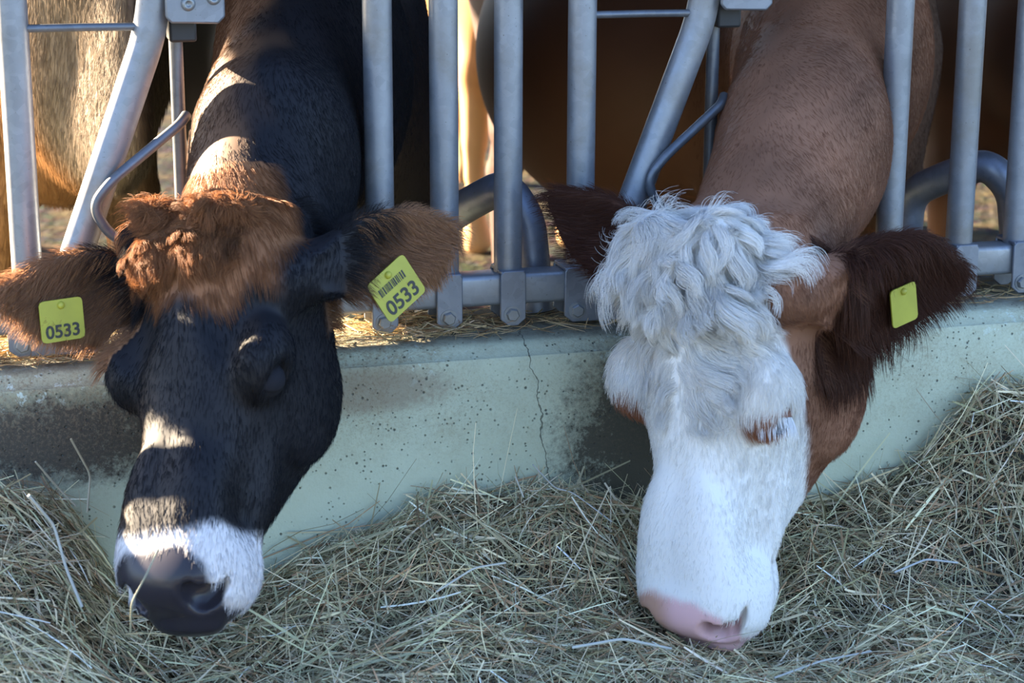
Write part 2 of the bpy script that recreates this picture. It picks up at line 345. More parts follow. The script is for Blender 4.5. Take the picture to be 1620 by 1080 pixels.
# ------------------------------------------------------------------ implicit surfaces for the animals
def smin(a, b, k):
    h = np.clip(.5+.5*(b-a)/k, 0, 1); return b+(a-b)*h-k*h*(1-h)
def smax(a, b, k): return -smin(-a, -b, k)
class Field:
    def __init__(s, xs, ys, zs):
        s.ax = [np.asarray(a, np.float32) for a in (xs, ys, zs)]; s.F = np.full([len(a) for a in s.ax], 1.0, np.float32)
    def add(s, fn, lo, hi, k=.03, sub=False):
        sl = []
        for a, l, h in zip(s.ax, lo, hi):
            i = max(0, np.searchsorted(a, l)-1); j = min(len(a), np.searchsorted(a, h)+1); sl.append(slice(i, j))
        if any(q.stop <= q.start for q in sl): return
        sl = tuple(sl); X = s.ax[0][sl[0]][:, None, None]; Y = s.ax[1][sl[1]][None, :, None]; Z = s.ax[2][sl[2]][None, None, :]
        d = fn(X, Y, Z).astype(np.float32)
        s.F[sl] = smax(s.F[sl], -d, k) if sub else smin(s.F[sl], d, k)
    def mesh(s, smooth=2):
        F = s.F; ax = s.ax; ins = F < 0; n = F.shape
        cnt = np.zeros([k-1 for k in n], np.int8)
        for i in (0, 1):
            for j in (0, 1):
                for k in (0, 1): cnt += ins[i:n[0]-1+i, j:n[1]-1+j, k:n[2]-1+k]
        act = (cnt > 0) & (cnt < 8); I, J, K = np.nonzero(act); idx = np.full(act.shape, -1, np.int64); idx[act] = np.arange(len(I))
        acc = np.zeros((len(I), 3)); num = np.zeros(len(I))
        for a in range(8):
            for bit in (1, 2, 4):
                if a & bit: continue
                b = a | bit; ca = (I+(a & 1), J+((a >> 1) & 1), K+((a >> 2) & 1)); cb = (I+(b & 1), J+((b >> 1) & 1), K+((b >> 2) & 1))
                fa, fb_ = F[ca], F[cb]; mk = (fa < 0) != (fb_ < 0); t = np.where(mk, fa/np.where(mk, fa-fb_, 1), 0)
                for d in range(3):
                    pa, pb = ax[d][ca[d]], ax[d][cb[d]]; acc[:, d] += np.where(mk, pa+t*(pb-pa), 0)
                num += mk
        V = acc/num[:, None]; Q = []
        sx = ins[:-1] != ins[1:]; i, j, k = np.nonzero(sx[:, 1:-1, 1:-1]); j += 1; k += 1
        q = np.stack([idx[i, j-1, k-1], idx[i, j, k-1], idx[i, j, k], idx[i, j-1, k]], 1); f = ins[i, j, k]; q[~f] = q[~f][:, ::-1]; Q.append(q)
        sy = ins[:, :-1] != ins[:, 1:]; i, j, k = np.nonzero(sy[1:-1, :, 1:-1]); i += 1; k += 1
        q = np.stack([idx[i-1, j, k-1], idx[i-1, j, k], idx[i, j, k], idx[i, j, k-1]], 1); f = ins[i, j, k]; q[~f] = q[~f][:, ::-1]; Q.append(q)
        sz = ins[:, :, :-1] != ins[:, :, 1:]; i, j, k = np.nonzero(sz[1:-1, 1:-1, :]); i += 1; j += 1
        q = np.stack([idx[i-1, j-1, k], idx[i, j-1, k], idx[i, j, k], idx[i-1, j, k]], 1); f = ins[i, j, k]; q[~f] = q[~f][:, ::-1]; Q.append(q)
        Q = np.concatenate(Q); Q = Q[(Q >= 0).all(1)]
        e = np.concatenate([Q[:, [0, 1]], Q[:, [1, 2]], Q[:, [2, 3]], Q[:, [3, 0]]])
        for _ in range(smooth):
            deg = np.bincount(e[:, 0], minlength=len(V)).astype(float)
            A = np.stack([np.bincount(e[:, 0], V[e[:, 1], d], len(V)) for d in range(3)], 1)
            V = np.where(deg[:, None] > 0, .5*V+.5*A/np.maximum(deg, 1)[:, None], V)
        return V, Q
def axis(lo, hi, flo, fhi, fine, coarse):
    out = list(np.arange(flo, fhi, fine)); x = flo; step = fine; left = []
    while x > lo: step = min(coarse, step*1.25); x -= step; left.append(x)
    x = out[-1]; step = fine; right = []
    while x < hi: step = min(coarse, step*1.25); x += step; right.append(x)
    return left[::-1]+out+right
def frame(O, M, s):
    def loc(X, Y, Z):
        dx, dy, dz = X-O[0], Y-O[1], Z-O[2]
        return [(dx*M[i][0]+dy*M[i][1]+dz*M[i][2])/s for i in range(3)]
    return loc
def ellipsoid(fld, c, r, k=.03, loc=None, M=None, O=None, s=1.0, sub=False):
    """ellipsoid with centre c and radii r in a frame (O, M, s); world axes when no frame is given"""
    c = np.asarray(c, float); r = np.asarray(r, float)
    if M is None: M = np.eye(3); O = np.zeros(3)
    cw = O+s*(c@M); ext = s*np.sqrt(((r[:, None]*M)**2).sum(0))+k+.02; L = frame(O, M, s)
    def fn(X, Y, Z):
        u, v, w = L(X, Y, Z); p = [(u-c[0])/r[0], (v-c[1])/r[1], (w-c[2])/r[2]]
        k0 = np.sqrt(p[0]**2+p[1]**2+p[2]**2); k1 = np.sqrt((p[0]/r[0])**2+(p[1]/r[1])**2+(p[2]/r[2])**2)+1e-6
        return s*k0*(k0-1)/k1
    fld.add(fn, cw-ext, cw+ext, k, sub)
def limb(fld, p0, p1, r0, r1, k=.03, lat=None):
    """tapered limb; r = radius or (lateral, other)"""
    p0, p1 = np.asarray(p0, float), np.asarray(p1, float); ax = p1-p0; Ln = np.linalg.norm(ax); ax = ax/Ln
    r0 = np.array(r0 if np.ndim(r0) else (r0, r0), float); r1 = np.array(r1 if np.ndim(r1) else (r1, r1), float)
    la = np.asarray(lat if lat is not None else (1, 0, 0), float); la = unit(la-ax*la.dot(ax)) if abs(unit(la).dot(ax)) < .95 else unit(np.cross(ax, (0, 0, 1.))); ot = np.cross(ax, la)
    R = max(r0.max(), r1.max())+k+.02
    def fn(X, Y, Z):
        dx, dy, dz = X-p0[0], Y-p0[1], Z-p0[2]; t = dx*ax[0]+dy*ax[1]+dz*ax[2]; tc = np.clip(t, 0, Ln); e = t-tc; f = tc/Ln; f = f*f*(3-2*f)*.5+f*.5
        a = r0[0]+(r1[0]-r0[0])*f; b = r0[1]+(r1[1]-r0[1])*f; mn = np.minimum(a, b)
        s1 = dx*la[0]+dy*la[1]+dz*la[2]; s2 = dx*ot[0]+dy*ot[1]+dz*ot[2]
        return (np.sqrt((s1/a)**2+(s2/b)**2+(e/mn)**2)-1)*mn
    fld.add(fn, np.minimum(p0, p1)-R, np.maximum(p0, p1)+R, k)

HV = np.array([-.02, .012, .06, .12, .20, .26, .32, .38, .44, .50, .545, .575])
HT = np.array([-.07, -.022, -.002, .004, .004, .0, -.004, -.007, -.008, -.008, -.022, -.055])
HB = np.array([-.17, -.20, -.225, -.255, -.280, -.282, -.262, -.228, -.190, -.165, -.145, -.115])
HA = np.array([.085, .112, .126, .130, .132, .124, .103, .085, .074, .080, .080, .056])
HJ = np.array([.075, .085, .092, .096, .096, .088, .076, .064, .058, .072, .072, .05])
def head(fld, O, M, s, k=.04, jd=0.0):
    L = frame(O, M, s)
    def fn(X, Y, Z):
        u, v, w = L(X, Y, Z); vc = np.clip(v, -.01, .575)
        I = lambda T: np.interp(vc, HV, T)
        tp, bt = I(HT), I(HB)-jd*np.interp(vc, [0, .14, .30, .46], [0, 1, 1, 0]); c = (tp+bt)/2; b = (tp-bt)/2; q = np.clip((w-bt)/(tp-bt), 0, 1); q = q*q*(3-2*q)
        a = I(HJ)*(1-q)+I(HA)*q
        r = (np.abs(u/a)**2.5+np.abs((w-c)/b)**2.5)**.4
        e = np.abs(v-vc)/.02
        return s*((r**3+e**3)**(1/3.)-1)*np.minimum(a, b)*.8
    cs = np.array([(a, b, c) for a in (-.17, .17) for b in (-.12, .66) for c in (-.40, .08)])@M*s+O
    fld.add(fn, cs.min(0), cs.max(0), k)
    E = lambda c, r, kk, sub=False, MM=None: ellipsoid(fld, c, r, kk, None, M, O, s, sub)
    for sg in (-1, 1):
        E((sg*.118, .215, -.05), (.038, .056, .044), .03)           # orbit
        E((sg*.080, .23, -.18-jd*.7), (.030, .095, .075), .03)             # cheek muscle
        E((sg*.056, .505, -.080), (.036, .055, .058), .03)            # lip side
        E((sg*.045, .45, -.022), (.03, .07, .018), .05)                # nasal wing
        E((sg*.072, .37, -.12), (.018, .08, .02), .03)               # cheek ridge
    E((0, .525, -.045), (.075, .045, .05), .025)                     # nose pad
    E((0, .50, -.140), (.058, .058, .032), .02)                      # chin
    E((0, .05, -.06), (.10, .05, .06), .03)                         # poll
    for sg in (-1, 1):
        E((sg*.052, .552, -.026), (.017, .026, .030), .005, True); E((sg*.066, .542, -.038), (.018, .026, .020), .005, True); E((sg*.078, .522, -.046), (.010, .022, .010), .008, True)
        E((sg*.150, .248, -.055), (.030, .026, .020), .012, True)    # eye socket
        E((sg*.085, .155, -.005), (.03, .05, .012), .03, True)       # temple hollow
        E((sg*.105, .52, -.119), (.075, .075, .005), .008, True)     # mouth line
def ear(fld, base, tip, nrm, W=.075, th=.010, k=.022, cup=.020):
    base, tip = np.asarray(base, float), np.asarray(tip, float); Ln = np.linalg.norm(tip-base); el = (tip-base)/Ln
    en = np.asarray(nrm, float); en = unit(en-el*en.dot(el)); et = np.cross(en, el)
    Mx = np.stack([el, et, en])
    def fn(X, Y, Z):
        dx, dy, dz = X-base[0], Y-base[1], Z-base[2]
        l, t, n = [(dx*q[0]+dy*q[1]+dz*q[2]) for q in Mx]
        f = np.clip(l/Ln, 0.0, 1.0); h = W*(.40+.60*np.sin(np.pi*np.minimum(1, f*1.15+.0)*.82))*np.sqrt(np.clip(1-f**3.2, .02, 1)); h = np.maximum(h, .012)
        n0 = cup*((t/h)**2-.6)*(1.15-.7*f); n0 = np.clip(n0, -.04, .04)
        thk = th+.016*np.clip(1-f*2.6, 0, 1)
        e = np.maximum(l-Ln, -l)
        d1 = np.abs(n-n0)-thk; d2 = np.abs(t)-h; d2 = np.maximum(d2, e)
        return smax(d1, d2, .012)*.8
    c = (base+tip)/2; R = Ln/2+W+.03; fld.add(fn, c-R, c+R, k)
    limb(fld, base-el*.05, base+el*.05, .042, .032, .03)
    return dict(base=base, L=Ln, M=Mx, W=W, cup=cup)
def ear_coords(E, P):
    q = (P-E['base'])@E['M'].T; return q[:, 0]/E['L'], q[:, 1]/E['W'], q[:, 2]

def body(fld, ch, hp, zf, lat, fore, sw=1.0, k=.06):
    """trunk and legs. ch / hp: ground points (x, y) under chest and hips; zf floor height; fore: forward unit vector"""
    f = np.array([*fore, 0.]); la = np.array([*lat, 0.]); C = np.array([*ch, zf]); H = np.array([*hp, zf]); up = np.array([0, 0, 1.])
    A = lambda p, z, dx=0.0, df=0.0: p+up*z+la*dx+f*df
    limb(fld, A(C, .98, 0, .0), A(C*.55+H*.45, .96, 0), (.235*sw, .33), (.335*sw, .37), k, la)
    limb(fld, A(C*.55+H*.45, .96), A(H, 1.02, 0), (.335*sw, .37), (.25*sw, .27), k, la)
    limb(fld, A(C, .80, 0, .10), A(C, .95, 0, -.1), (.15*sw, .17), (.2*sw, .25), k, la)           # brisket
    limb(fld, A(C, 1.27, 0, -.05), A(H, 1.27), .06, .07, .10, la)                                  # back line
    for sg in (-1, 1):
        x = sg*.165*sw
        limb(fld, A(C, .95, x*.95, -.02), A(C, .62, x, .02), (.085, .14), (.062, .085), k, la)
        limb(fld, A(C, .62, x, .02), A(C, .37, x, .0), (.06, .075), (.046, .05), .04, la)
        limb(fld, A(C, .37, x, .0), A(C, .10, x, .0), .040, .033, .02, la)
        limb(fld, A(C, .11, x, .0), A(C, .035, x, .03), .042, .052, .02, la)
        limb(fld, A(H, .98, x, .02), A(H, .62, x*1.05, .10), (.12, .19), (.075, .11), k, la)
        limb(fld, A(H, .62, x*1.05, .08), A(H, .46, x, -.10), (.06, .09), (.045, .06), .04, la)
        limb(fld, A(H, .46, x, -.10), A(H, .10, x, -.06), .045, .036, .02, la)
        limb(fld, A(H, .11, x, -.06), A(H, .035, x, -.02), .044, .054, .02, la)
    limb(fld, A(H, 1.12, 0, -.26), A(H, .45, 0, -.36), .035, .02, .03, la)                         # tail

def snoise(P, f, seed):
    r = np.random.default_rng(seed); out = np.zeros((len(P), 3))
    for o in range(5):
        K = r.normal(size=(3, 3))*f*(1.0+.55*o); ph = r.uniform(0, 6.28, (3,)); out += np.sin(P@K.T*1.0+ph)/(1+.5*o)
    return out/2.2
def sst(a, b, x):
    t = np.clip((x-a)/(b-a), 0, 1); return t*t*(3-2*t)
def lerp(a, b, t): return a*(1-t[:, None])+np.asarray(b)[None, :]*t[:, None]

def build_mesh(name, V, Q, mat, colors, gloss=None):
    me = bpy.data.meshes.new(name); me.vertices.add(len(V)); me.vertices.foreach_set('co', V.astype(np.float32).ravel())
    me.loops.add(len(Q)*4); me.loops.foreach_set('vertex_index', Q.astype(np.int32).ravel())
    me.polygons.add(len(Q)); me.polygons.foreach_set('loop_start', np.arange(0, 4*len(Q), 4, dtype=np.int32)); me.polygons.foreach_set('loop_total', np.full(len(Q), 4, np.int32))
    me.update(calc_edges=True); me.validate(); me.shade_smooth()
    a = me.attributes.new('coat', 'FLOAT_COLOR', 'POINT'); a.data.foreach_set('color', np.concatenate([colors, np.ones((len(V), 1))], 1).astype(np.float32).ravel())
    g = me.attributes.new('gloss', 'FLOAT', 'POINT'); g.data.foreach_set('value', (np.full(len(V), .65) if gloss is None else gloss).astype(np.float32))
    me.materials.append(mat); return me
def normals(V, Q):
    n = np.cross(V[Q[:, 2]]-V[Q[:, 0]], V[Q[:, 3]]-V[Q[:, 1]]); N = np.zeros_like(V)
    for i in range(4):
        for d in range(3): N[:, d] += np.bincount(Q[:, i], n[:, d], len(V))
    return N/np.maximum(np.linalg.norm(N, axis=1), 1e-9)[:, None]
def sample(V, Q, N, n, weight, r):
    c = V[Q].mean(1); ar = .5*np.linalg.norm(np.cross(V[Q[:, 2]]-V[Q[:, 0]], V[Q[:, 3]]-V[Q[:, 1]]), axis=1)
    p = ar*weight(c, N[Q].mean(1)); p = p/p.sum(); f = r.choice(len(Q), n, p=p)
    a, b = r.random((n, 1)), r.random((n, 1)); q = V[Q[f]]; nn = N[Q[f]]
    mixf = lambda A: (A[:, 0]*(1-a)+A[:, 1]*a)*(1-b)+(A[:, 3]*(1-a)+A[:, 2]*a)*b
    nn = mixf(nn); return mixf(q), nn/np.maximum(np.linalg.norm(nn, axis=1), 1e-9)[:, None]
def hair(name, parent, P, N, T, length, lift, radius, colors, r, npts=5, wave=0.0, wavef=60, droop=.25, grav=.15, locks=0):
    n = len(P)
    if locks:      # hairs gather into curly locks round a few lead hairs
        ld = r.choice(n, locks, replace=False); g = np.zeros(n, int)
        for a in range(0, n, 2000): g[a:a+2000] = np.argmin(((P[a:a+2000, None]-P[ld][None])**2).sum(2), 1)
        gi = ld[g]; T = T[gi]+.12*r.normal(size=(n, 3)); N0 = N; N = .6*N[gi]+.4*N; N /= np.linalg.norm(N, axis=1)[:, None]
        length = np.broadcast_to(length, n); length = length[gi]*r.uniform(.75, 1.1, n); lift = np.broadcast_to(lift, n)[gi]
        colors = colors*(.90+.16*np.random.default_rng(4).random((n, 1)))[gi]; off = P-P[gi]
    T = T-N*(T*N).sum(1)[:, None]; T /= np.maximum(np.linalg.norm(T, axis=1), 1e-6)[:, None]
    length = np.broadcast_to(length, n)[:, None]; lift = np.broadcast_to(lift, n)[:, None]
    S = np.linspace(0, 1, npts); pts = np.zeros((n, npts, 3)); B = np.cross(N, T); ph = snoise(P, 9, 5)[:, :1]*6+r.uniform(0, 1.2, (n, 1))
    if locks: ph = (np.random.default_rng(9).uniform(0, 6.28, (n, 1)))[gi]+r.uniform(0, .35, (n, 1))
    wv = np.broadcast_to(wave, n)[:, None]
    for i, s in enumerate(S):
        pts[:, i] = P-N*.0015+length*(s*(T*np.cos(lift)+N*np.sin(lift))-s*s*N*droop*np.sin(lift)+s*s*np.array([0, 0, -1.])*grav)
        pts[:, i] += length*wv*((np.sin(ph+wavef*s*.09)-np.sin(ph))*B+.6*(np.cos(ph+wavef*s*.09)-np.cos(ph))*N)*s**.7
        if locks: pts[:, i] -= off*(.72*s)
    cu = bpy.data.hair_curves.new(name); cu.add_curves([npts]*n)
    cu.attributes['position'].data.foreach_set('vector', pts.astype(np.float32).ravel()) if 'position' in cu.attributes else cu.points.foreach_set('position', pts.astype(np.float32).ravel())
    ra = cu.attributes.get('radius') or cu.attributes.new('radius', 'FLOAT', 'POINT')
    prof = np.array([1.0]+[1-.75*s**1.5 for s in S[1:]]); rad = np.broadcast_to(radius, n)[:, None]*prof[None, :]
    ra.data.foreach_set('value', rad.astype(np.float32).ravel())
    ca = cu.attributes.new('hair_color', 'FLOAT_COLOR', 'CURVE'); ca.data.foreach_set('color', np.concatenate([np.clip(colors, 0, 1), np.ones((n, 1))], 1).astype(np.float32).ravel())
    cu.materials.append(M_fur); o = bpy.data.objects.new(name, cu); col.objects.link(o); o.parent = parent; return o

def head_frame(t, tilt, roll):
    t, tilt, roll = RAD(t), RAD(tilt), RAD(roll)
    w = np.array([-math.sin(t), -math.cos(t), 0]); u = np.array([math.cos(t), -math.sin(t), 0]); v = np.array([0, 0, -1.])
    v2 = math.cos(tilt)*v+math.sin(tilt)*w; w2 = math.cos(tilt)*w-math.sin(tilt)*v
    v3 = math.cos(roll)*v2+math.sin(roll)*u; u3 = math.cos(roll)*u-math.sin(roll)*v2
    return np.stack([u3, v3, w2])
def head_pts(O, M, s, P): return ((P-O)@M.T)/s
def HP(O, M, s, p): return O+s*(np.asarray(p, float)@M)

def sphere_geo(c, r, M=None, nu=20, nv=12, v0=0.0, v1=math.pi):
    V = []; F = []; M = np.eye(3) if M is None else M
    for j in range(nv+1):
        th = v0+(v1-v0)*j/nv
        for i in range(nu):
            ph = 2*math.pi*i/nu; V.append(np.asarray(c)+r*(np.array([math.sin(th)*math.cos(ph), math.sin(th)*math.sin(ph), math.cos(th)])@M))
    for j in range(nv):
        for i in range(nu): F.append((j*nu+i, j*nu+(i+1) % nu, (j+1)*nu+(i+1) % nu, (j+1)*nu+i))
    return V, F
def add_eyes(cow, O, M, s, lidmat, close=.55):
    for sg in (-1, 1):
        c = HP(O, M, s, (sg*.119, .246, -.054)); r = .0245*s
        mesh_obj('eye', *sphere_geo(c, r), M_eye, cow, True)
        out = unit(np.array([sg*.8, .06, .6])@M); upv = unit(np.array([0, -1., .05])@M); side = np.cross(upv, out)
        # upper and lower lid: spherical shells about the axis running across the eye
        for a0, a1 in ((-.25, math.pi*close), (math.pi*.80, math.pi*1.2)):
            V = []; F = []; n = 18; mth = 10
            for rr in (1.10, 1.02):
                for i in range(n+1):
                    for j in range(mth+1):
                        ph = math.pi*(.04+.92*i/n); th = a0+(a1-a0)*j/mth
                        d = math.cos(ph)*side+math.sin(ph)*(math.cos(th)*upv+math.sin(th)*out); V.append(c+r*rr*d)
            m1 = (n+1)*(mth+1)
            for i in range(n):
                for j in range(mth):
                    a = i*(mth+1)+j; F.append((a, a+1, a+mth+2, a+mth+1)); F.append((m1+a, m1+a+mth+1, m1+a+mth+2, m1+a+1))
                a = i*(mth+1)+mth; F.append((a, a+m1, a+m1+mth+1, a+mth+1))
            mesh_obj('eyelid', V, F, lidmat, cow, True)
def ear_tag(cow, c, right, up, w, h, text, size, bars=False):
    right = unit(right); up = unit(np.asarray(up)-right*np.dot(up, right)); n = np.cross(right, up); r = .006; pts = []
    for cx, cz, a0 in ((w/2-r, h/2-r, 0), (-w/2+r, h/2-r, 90), (-w/2+r, -h/2+r, 180), (w/2-r, -h/2+r, 270)):
        for a in (0, 45, 90): pts.append((cx+r*math.cos(RAD(a0+a)), cz+r*math.sin(RAD(a0+a))))
    k = len(pts); V = [c+right*x+up*z+n*.001 for x, z in pts]+[c+right*x+up*z-n*.0012 for x, z in pts]
    F = [tuple(range(k)), tuple(range(2*k-1, k-1, -1))]+[(i, i+k, (i+1) % k+k, (i+1) % k) for i in range(k)]
    t = mesh_obj('ear_tag', V, F, M_tag, cow); t['label'] = 'yellow plastic ear tag'
    Mt = Matrix(((right[0], up[0], n[0], c[0]), (right[1], up[1], n[1], c[1]), (right[2], up[2], n[2], c[2]), (0, 0, 0, 1)))
    if text:
        cu = bpy.data.curves.new('tag_number', 'FONT'); cu.body = text; cu.size = size; cu.align_x = 'CENTER'; cu.extrude = .0003; cu.offset = .0006
        tmp = bpy.data.objects.new('tag_number', cu); col.objects.link(tmp)
        dg = bpy.context.evaluated_depsgraph_get(); me = bpy.data.meshes.new_from_object(tmp.evaluated_get(dg)); bpy.data.objects.remove(tmp)
        me.transform(Mt @ Matrix.Translation((0, -h*.40, .0014))); me.materials.clear(); link('tag_number', me, M_ink, t)
    if bars:
        Vb = []; Fb = []; x = -w*.36
        rr = np.random.default_rng(3)
        while x < w*.30:
            bw = rr.choice([.0009, .0016, .0024]); g = box_geo(x, x+bw, h*.06, h*.24, .001, .0015); Vb, Fb = merge((Vb, Fb), g); x += bw+rr.choice([.001, .0018])
        o = mesh_obj('tag_bars', Vb, Fb, M_ink, t); o.data.transform(Mt)
    # pin
    Vp, Fp = sphere_geo(c+up*h*.36+n*.001, .0055, None, 14, 8); mesh_obj('tag_pin', Vp, Fp, M_tag, t, True)

# ------------------------------------------------------------------ brown cow with the white face
BO, BM, BS = np.array([.158, -.386, .646]), head_frame(60, 6, 5), 1.03
def build_brown():
    O, M, s = BO, BM, BS
    F = Field(axis(-.05, 1.30, -.04, .76, .0052, .024), axis(-.6, 2.75, -.58, .02, .0052, .024), axis(-.26, 1.25, .0, .74, .0052, .024))
    head(F, O, M, s, jd=.085)
    for c_, r_ in (((-.045, .008, -.006), (.048, .036, .030)), ((.052, .010, -.006), (.046, .038, .030)), ((0, .04, .012), (.06, .03, .022)), ((-.06, .065, .008), (.035, .03, .02)), ((.05, .08, .012), (.04, .03, .018)), ((-.01, .11, .012), (.035, .03, .015))): ellipsoid(F, c_, r_, .012, None, M, O, s)
    nb = HP(O, M, s, (.0, .085, -.15)); lat = unit((.9, -.35, 0))
    p1 = np.array([.50, .0, .685]); p2 = np.array([.70, .35, .79]); p3 = np.array([.84, .72, .78])
    limb(F, nb, p1, (.105, .125), (.128, .165), .05, lat)
    limb(F, p1, p2, (.128, .165), (.165, .235), .05, lat)
    limb(F, p2, p3, (.165, .235), (.20, .32), .06, (1, 0, 0))
    limb(F, HP(O, M, s, (0, .07, -.11)), (.52, .06, .79), .07, .075, .05)     # crest
    limb(F, HP(O, M, s, (0, .20, -.22)), (.53, .02, .58), (.05, .05), (.04, .06), .05, lat)  # throat
    body(F, (.86, .80), (.80, 2.25), -.22, (1, 0), (0, -1), 1.05)
    ellipsoid(F, (.70, 1.42, .66), (.355, .60, .37), .08)
    e1 = ear(F, HP(O, M, s, (.135, .075, -.115)), at_y(1530, 440, -.34), unit((-.25, -.93, -.15)), .088, .011, cup=.022)
    e2 = ear(F, HP(O, M, s, (-.13, .075, -.105)), at_y(870, 305, -.10), unit((-.3, -.9, .1)), .062, .011, cup=.018)
    V, Q = F.mesh(2); N = normals(V, Q)
    ears = (e1, e2)
    def zones(P):
        q = head_pts(O, M, s, P); u, v, w = q.T; nz = snoise(P, 30, 2)[:, 0]
        em = np.zeros(len(P))
        for E in ears:
            l, t, n = ear_coords(E, P); em = np.maximum(em, sst(.06, .18, l)*(l < 1.2)*(np.abs(t) < 1.5)*(np.abs(n) < .07))
        wb = np.interp(v, [-.08, .0, .08, .16, .22, .28, .34, .385, .41], [-.075, -.075, -.065, -.075, -.115, -.150, -.185, -.235, -.40])
        wh = sst(-.012, .012, w-wb+nz*.010)*sst(-.085, -.05, v+nz*.012)*(v < .75)
        wh *= np.where(v < .13, sst(.128, .105, np.abs(u)+nz*.01), 1)
        wh *= np.where((np.abs(u) < .25) & (w < .2) & (w > -.35), 1, 0)
        ey = np.zeros(len(P))
        for sg in (-1, 1):
            d = np.sqrt(((u-sg*.122)/.042)**2+((v-.256)/.030)**2+((w+.038)/.036)**2); ey = np.maximum(ey, sst(1.25, .8, d+nz*.2))
        pad = sst(.498, .514, v+.006*nz-.5*np.clip(np.abs(u)-.045, 0, 1))*sst(-.115, -.095, w)*sst(.080, .070, np.abs(u))
        return q, em, wh*(1-em), ey, pad, nz
    def color(P):
        q, em, wh, ey, pad, nz = zones(P); u, v, w = q.T; n2 = snoise(P, 9, 8)[:, 0]
        c = np.tile(np.array([[.205, .095, .053]]), (len(P), 1))*(1+.18*nz+.22*n2)[:, None]
        z = P[:, 2]; back = sst(.25, .7, P[:, 1]); c = lerp(c, (.028, .0105, .005), back*.95)  # shade put into the coat: body behind the barrier coloured near black
        spots = sst(.55, .8, snoise(P, 45, 21)[:, 0]); c = lerp(c, (.10, .035, .015), spots*.6*(v > .0)*(v < .35))
        c = lerp(c, (.060, .021, .011), em)
        c = lerp(c, (.72, .70, .66), wh); c = lerp(c, (.27, .11, .055), ey*wh)
        cream = sst(.1, .9, snoise(P, 16, 30)[:, 1]); c = lerp(c, (.60, .53, .42), cream*wh*.22*(v < .22)*(1-ey))
        c = lerp(c, (.66, .40, .40), pad*(v > .4)); nd = np.minimum(np.sqrt(((np.abs(u)-.052)/.017)**2+((v-.548)/.024)**2+((w+.030)/.026)**2), np.sqrt(((np.abs(u)-.066)/.018)**2+((v-.540)/.026)**2+((w+.038)/.020)**2)); c = lerp(c, (.10, .045, .04), sst(1.12, .85, nd))
        c = lerp(c, (.42, .24, .15), pad*sst(.01, -.03, u)*sst(-.045, -.03, w)*.8)
        return c
    q, em, wh, ey, pad, nz = zones(V)
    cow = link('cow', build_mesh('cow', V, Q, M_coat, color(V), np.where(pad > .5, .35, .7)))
    tag(cow, 'reddish-brown cow with curly white face lowering its pink nose into the hay', 'cow')
    add_eyes(cow, O, M, s, M_lidw, .43)
    r = np.random.default_rng(11); tocam = lambda P: (CAM-P)/np.linalg.norm(CAM-P, axis=1)[:, None]
    vis = lambda P, N: sst(-.35, .0, (N*tocam(P)).sum(1))
    # short coat: face, neck
    def wf(c, n):
        q, em, wh, ey, pad, nz = zones(c); return vis(c, n)*(1-pad)*np.where(c[:, 1] < .30, 1.0, .15)*(c[:, 1] < .8)*(c[:, 2] > -.05)
    P, Nn = sample(V, Q, N, 150000, wf, r); q, em, wh, ey, pad, nz = zones(P); u, v, w = q.T
    down = np.tile(M[1], (len(P), 1)); face = (v > .10) & (w > -.3) & (np.abs(u) < .2) & (v < .65)
    T = np.where(face[:, None], down+.9*np.sign(u)[:, None]*M[0]*sst(.3, .1, v)[:, None], np.array([[.25, -.25, -.9]]))+.35*snoise(P, 20, 4)
    for E in ears:
        l, t, n = ear_coords(E, P); on = (em > .3) & (l > 0) & (l < 1.2) & (np.abs(t) < 1.5)
        T[on] = E['M'][0]*.9+np.array([0, 0, -.55])+.25*snoise(P[on], 25, 5)
    ln = np.where(em > .3, .034, np.where(wh > .5, np.interp(v, [0, .2, .3, .5], [.03, .024, .014, .010]), .012))*r.uniform(.6, 1.25, len(P))
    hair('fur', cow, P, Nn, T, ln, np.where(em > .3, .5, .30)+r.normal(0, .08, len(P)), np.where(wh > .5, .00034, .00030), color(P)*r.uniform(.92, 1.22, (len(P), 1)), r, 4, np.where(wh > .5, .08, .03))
    # curly forelock
    def wl(c, n):
        q = head_pts(O, M, s, c); u, v, w = q.T; return (v > -.05)*(v < .27)*(np.abs(u) < np.where(v > .13, .085, .115))*(w > -.07)*sst(.30, .06, v)
    P, Nn = sample(V, Q, N, 34000, wl, r); q = head_pts(O, M, s, P); u, v, w = q.T; k1 = snoise(P, 22, 6)
    T = M[1]*1.0+.9*k1+M[0]*(np.sign(u)*.5)[:, None]
    ln = np.interp(v, [-.08, 0, .08, .2, .27], [.040, .068, .066, .045, .03])*r.uniform(.6, 1.2, len(P))*(1+.35*k1[:, 0])
    hair('forelock', cow, P, Nn, T, ln, .48+.30*k1[:, 1]+r.normal(0, .08, len(P)), .00036, np.array([[.82, .80, .76]])*(1-.18*sst(0, 1, snoise(P, 22, 9)[:, :1]))*r.uniform(.85, 1.1, (len(P), 1)), r, 9, .20, 58, .5, .16, locks=260)
    # ear fringe
    P_, N_ = sample(V, Q, N, 7000, lambda c, n: zones(c)[1]*vis(c, n)*(c[:, 0] > .3)*sst(.75, .1, ear_coords(e1, c)[0]), r)
    T = e1['M'][0]*.30+np.array([0, -.1, -1.])+.3*snoise(P_, 30, 3)
    hair('ear_fringe', cow, P_, N_, T, r.uniform(.03, .062, len(P_)), .45, .0004, np.array([[.065, .024, .013]])*r.uniform(.6, 1.5, (len(P_), 1)), r, 6, .06, 40, .6, .35)
    # eyelashes
    c0 = HP(O, M, s, (.119, .246, -.054)); out = unit(np.array([.8, .06, .6])@M); upv = unit(np.array([0, -1., .05])@M); side = np.cross(upv, out)
